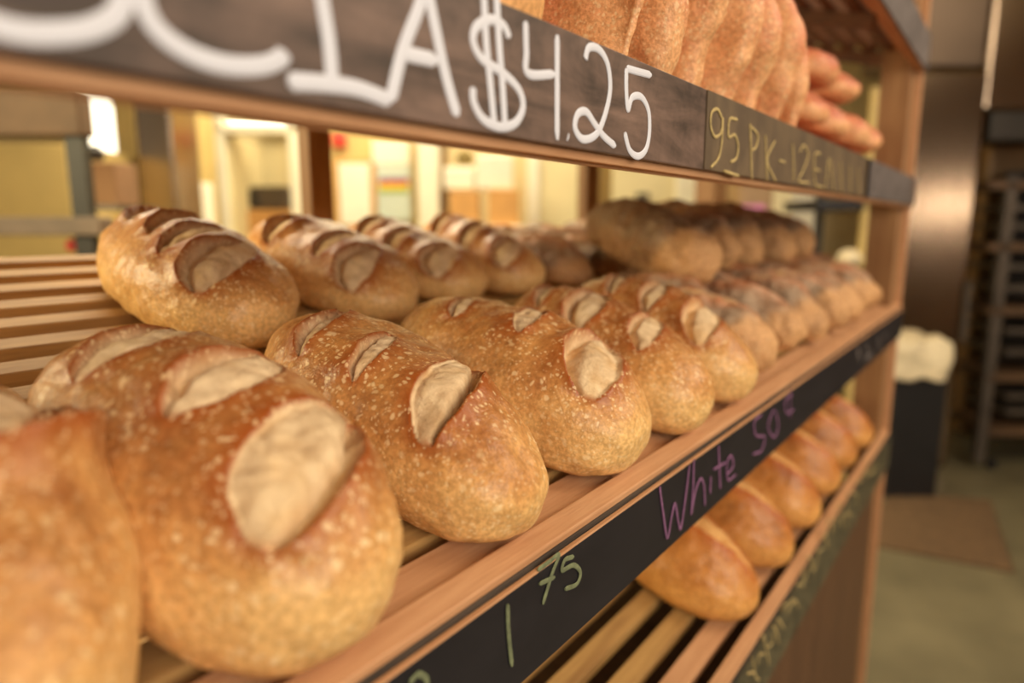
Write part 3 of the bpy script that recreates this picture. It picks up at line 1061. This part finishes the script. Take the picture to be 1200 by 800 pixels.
# notices wall
o = kbox('beige_board_wall', 388, 100, 492, 300, 4.1, 0.06, M_GOLD, None, z0=0.0, z1=2.6)
tag(o, 'beige notice wall between the first rear post and the white column', 'wall panel')
o = kbox('red_disc_sign', 388, 153, 405, 173, 4.05, 0.03, M_RED, None, 0.02)
tag(o, 'small red round sign above the framed notice', 'sign')
nf = kbox('framed_notice', 392, 186, 440, 266, 4.04, 0.03, M_CARD, None, 0.004)
tag(nf, 'wood framed white notice next to the first rear post', 'notice')
q = kbox('paper', 398, 191, 434, 263, 4.03, 0.008, M_PAPER, None)
local(q, nf)
o = kbox('white_sheet', 436, 163, 480, 192, 4.04, 0.01, M_PAPER, None)
tag(o, 'blank white sheet pinned above the colour chart', 'paper')
ch = kbox('colour_chart', 442, 193, 481, 258, 4.04, 0.012, plain('pale_blue_paper', (206, 214, 196), 0.7, var=0.03), None)
tag(ch, 'pale chart with purple, red and yellow bands on the beige notice wall', 'poster')
for y0, y1, c in ((208, 212, (120, 90, 130)), (212, 216, (206, 70, 60)), (216, 221, (240, 200, 60)), (221, 226, (160, 180, 90))):
    q = kbox('colour_band', 444, y0, 479, y1, 4.036, 0.005, plain('band', c, 0.7, var=0.02), None)
    local(q, ch)
o = kbox('white_column', 489, 100, 514, 300, 3.9, 0.12, M_WHITEP, None, 0.01, z0=0.0, z1=2.9)
tag(o, 'white column right of the colour chart', 'column')
o = kbox('beige_cabinet', 514, 130, 524, 300, 4.0, 0.1, M_TANW, None, z0=0.0, z1=2.9)
tag(o, 'thin tan strip panel right of the white column', 'panel')
sh = kbox('storage_shelf', 524, 264, 616, 272, 3.8, 0.4, M_WHITEP, None, 0.003)
tag(sh, 'pale storage shelf carrying the orange-brown boxes', 'shelf')
q = kbox('side_panel', 524, 272, 530, 330, 3.8, 0.4, M_WHITEP, None, z0=0.0)
local(q, sh)
q = kbox('side_panel', 610, 272, 616, 330, 3.8, 0.4, M_WHITEP, None, z0=0.0)
local(q, sh)
for a, lab in (((527, 224, 561, 264), 'left orange-brown box on the pale storage shelf'), ((572, 222, 609, 264), 'right orange-brown box on the pale storage shelf')):
    o = kbox('cardboard_box', *a, 3.85, 0.25, M_CARD, None, 0.006)
    tag(o, lab, 'box', 'orange-brown boxes on the storage shelf')
for a, lab in (((520, 196, 556, 222), 'white parcel stacked on the left orange-brown box'), ((558, 181, 601, 222), 'taller white parcel behind the orange-brown boxes')):
    o = kbox('white_parcel', *a, 3.9, 0.2, M_PAPER, None, 0.01)
    tag(o, lab, 'box')
sphere_thing('green_plant_pot', 545, 186, 4.0, 0.05, plain('olive', (120, 100, 50), 0.8), 'olive coloured lump on top of the white parcels', 'container')
# beige doors to the right
for i, (a, b, m_, lab) in enumerate(((618, 632, M_WHITEP, ''), (632, 690, M_CREAM, 'x'), (718, 792, M_CREAM, 'y'), (792, 828, M_WHITEP, ''))):
    if lab:
        dd = kbox('door_%d' % (i + 1), a, 120, b, 330, 4.3, 0.05, m_, None, 0.004, z0=0.0, z1=2.3)
        tag(dd, kind='structure')
        hp = (685, 235) if lab == 'x' else (754, 229)
        q = kbox('door_handle', hp[0] - 7, hp[1] - 3, hp[0] + 7, hp[1] + 3, 4.25, 0.05, M_DARK, None, 0.004)
        local(q, dd)
    else:
        tr = kbox('trim_%d' % (i + 1), a, 120, b, 330, 4.28, 0.06, m_, None, 0.004, z0=0.0, z1=2.4)
        tag(tr, kind='structure')
o = kbox('dark_cabinet', 864, 180, 905, 330, 3.4, 0.3, M_TANW, None, 0.01, z0=0.0, z1=1.75)
tag(o, 'olive-brown cabinet beyond the wooden post', 'cabinet')
o = kbox('pink_tray', 866, 240, 897, 249, 3.0, 0.2, M_PINK, None, 0.004)
q = kbox('stand_leg', 874, 249, 888, 300, 3.05, 0.05, M_DARK, None, z0=0.0)
local(q, o)
tag(o, 'pink tray on a dark stand glimpsed above the stacked rye loaves', 'tray')
o = kbox('white_cabinet', 926, 180, 958, 330, 4.0, 0.3, M_WHITEP, None, 0.01, z0=0.0, z1=1.75)
tag(o, 'narrow white cabinet glimpsed above the rye stack', 'cabinet')
r2 = empty('equipment_shelf', tuple(onK(990, 262, 3.2) * np.array([1, 1, 0])), 'black equipment shelf seen beside the end post', 'shelf')
kbox('shelf_board', 958, 234, 1022, 246, 3.2, 0.4, M_BLACK, r2, 0.003)
kbox('shelf_board', 985, 311, 1022, 322, 3.2, 0.4, M_BLACK, r2, 0.003)
kbox('upright', 1012, 160, 1020, 330, 3.2, 0.03, M_GOLD, r2, z0=0.0, z1=1.9)
kbox('upright', 958, 160, 966, 330, 3.5, 0.03, M_DARK, r2, z0=0.0, z1=1.9)
sphere_thing('pale_dough_bowl', 996, 302, 3.25, 0.06, M_LINER, 'pale rounded bowl on the black equipment shelf', 'bowl', 0.7)

# ------------------------------------------------------------------ right side of the aisle
c = kbox('steel_fridge', 1050, 90, 1136, 560, 3.5, 0.35, M_STEEL, None, 0.03, z0=0.0, z1=2.05)
tag(c, 'tall stainless steel cabinet beyond the end of the rack', 'fridge')
q = kbox('handle', 1131, 330, 1136, 400, 3.47, 0.03, M_STEEL_DARK, None, 0.004)
local(q, c)
o = kbox('steel_duct_panel', 1050, -60, 1160, 88, 3.52, 0.3, M_DUCT, None, 0.01, z0=2.055, z1=2.98)
tag(o, 'steel panel above the seam of the tall steel cabinet', 'panel')
h = kbox('steel_hood', 1162, -60, 1330, 130, 3.5, 0.3, M_STEEL, None, 0.02, z1=2.98)
tag(h, 'broad stainless hood above the steel cabinet and the pan rack', 'hood')
q = kbox('hood_rim', 1162, 130.5, 1330, 164, 3.5, 0.3, M_DARK, None, 0.006)
local(q, h)
ov = kbox('oven_front', 1142, 166, 1330, 520, 4.12, 0.4, M_TANW, None, 0.02, z0=0.0, z1=1.9)
tag(ov, 'tan steel oven front behind the pan rack at the right edge', 'oven')
pr = empty('pan_rack', tuple(onK(1190, 500, 3.55) * np.array([1, 1, 0])), 'tall dark sheet-pan rack with shelves at the right edge', 'rack')
kbox('rack_frame', 1164, 206, 1176, 515, 3.5, 0.03, M_STEEL_DARK, pr, z0=0.04)
kbox('rack_frame', 1270, 206, 1282, 515, 3.5, 0.03, M_STEEL_DARK, pr, z0=0.04)
kbox('back_panel', 1160, 200, 1284, 515, 3.9, 0.02, M_BLACK, pr, z0=0.04)
for y in (212, 285, 360, 438, 502):
    kbox('rack_shelf', 1160, y, 1284, y + 9, 3.5, 0.38, M_PANR, pr)
for y in (240, 262, 310, 335, 385, 410, 462, 480):
    kbox('sheet_pan', 1180, y, 1268, y + 6, 3.52, 0.34, M_STEEL_DARK, pr)
for x in (1168, 1276):
    kbox('caster', x - 5, 508, x + 5, 530, 3.5, 0.04, M_BLACK, pr, 0.01, z0=0.0, z1=0.05)

# bin
bn = empty('waste_bin', tuple(onK(1078, 572, 3.1) * np.array([1, 1, 0])), 'dark tall bin with a pale crumpled liner folded over its rim', 'bin')
D_ = 3.1
kbox('body', 1044, 430, 1106, 572, D_, 0.34, M_BLACK, bn, 0.012, z0=0.0)
bm = bmesh.new()
a_ = onK(1040, 430, D_ - 0.015)
b_ = onK(1112, 430, D_ - 0.015)
zt, zb = onK(1076, 398, D_)[2], onK(1076, 446, D_)[2]
wd = (b_ - a_) @ R
cc = (a_ + b_) / 2
cc = np.array([cc[0], cc[1], 0]) + FH * 0.18
bm_box(bm, (cc[0], cc[1], (zt + zb) / 2), R * wd / 2, FH * 0.19, (0, 0, (zt - zb) / 2))
bmesh.ops.subdivide_edges(bm, edges=bm.edges[:], cuts=14, use_grid_fill=True)
for v in bm.verts:
    nv = noise.noise_vector(v.co * 9)
    v.co += nv * 0.022
    v.co.z += 0.03 * noise.noise(v.co * 14)
lo_ = fin(bm, 'liner', M_LINER, None, True, origin=(cc[0], cc[1], (zt + zb) / 2))
local(lo_, bn)
# floor mat
pts = [onZ(1043, 578, 0.0), onZ(1160, 588, 0.0), onZ(1188, 672, 0.0), onZ(1010, 638, 0.0)]
bm = bmesh.new()
vb = [bm.verts.new((p_[0], p_[1], 0.0005)) for p_ in pts]
vt = [bm.verts.new((p_[0], p_[1], 0.012)) for p_ in pts]
bm.faces.new(vt)
bm.faces.new(vb[::-1])
for i in range(4):
    bm.faces.new((vb[i], vb[(i + 1) % 4], vt[(i + 1) % 4], vt[i]))
bmesh.ops.recalc_face_normals(bm, faces=bm.faces[:])
mt = fin(bm, 'floor_mat', M_MAT)
tag(mt, 'flat brown mat on the concrete floor in front of the bin', 'mat')
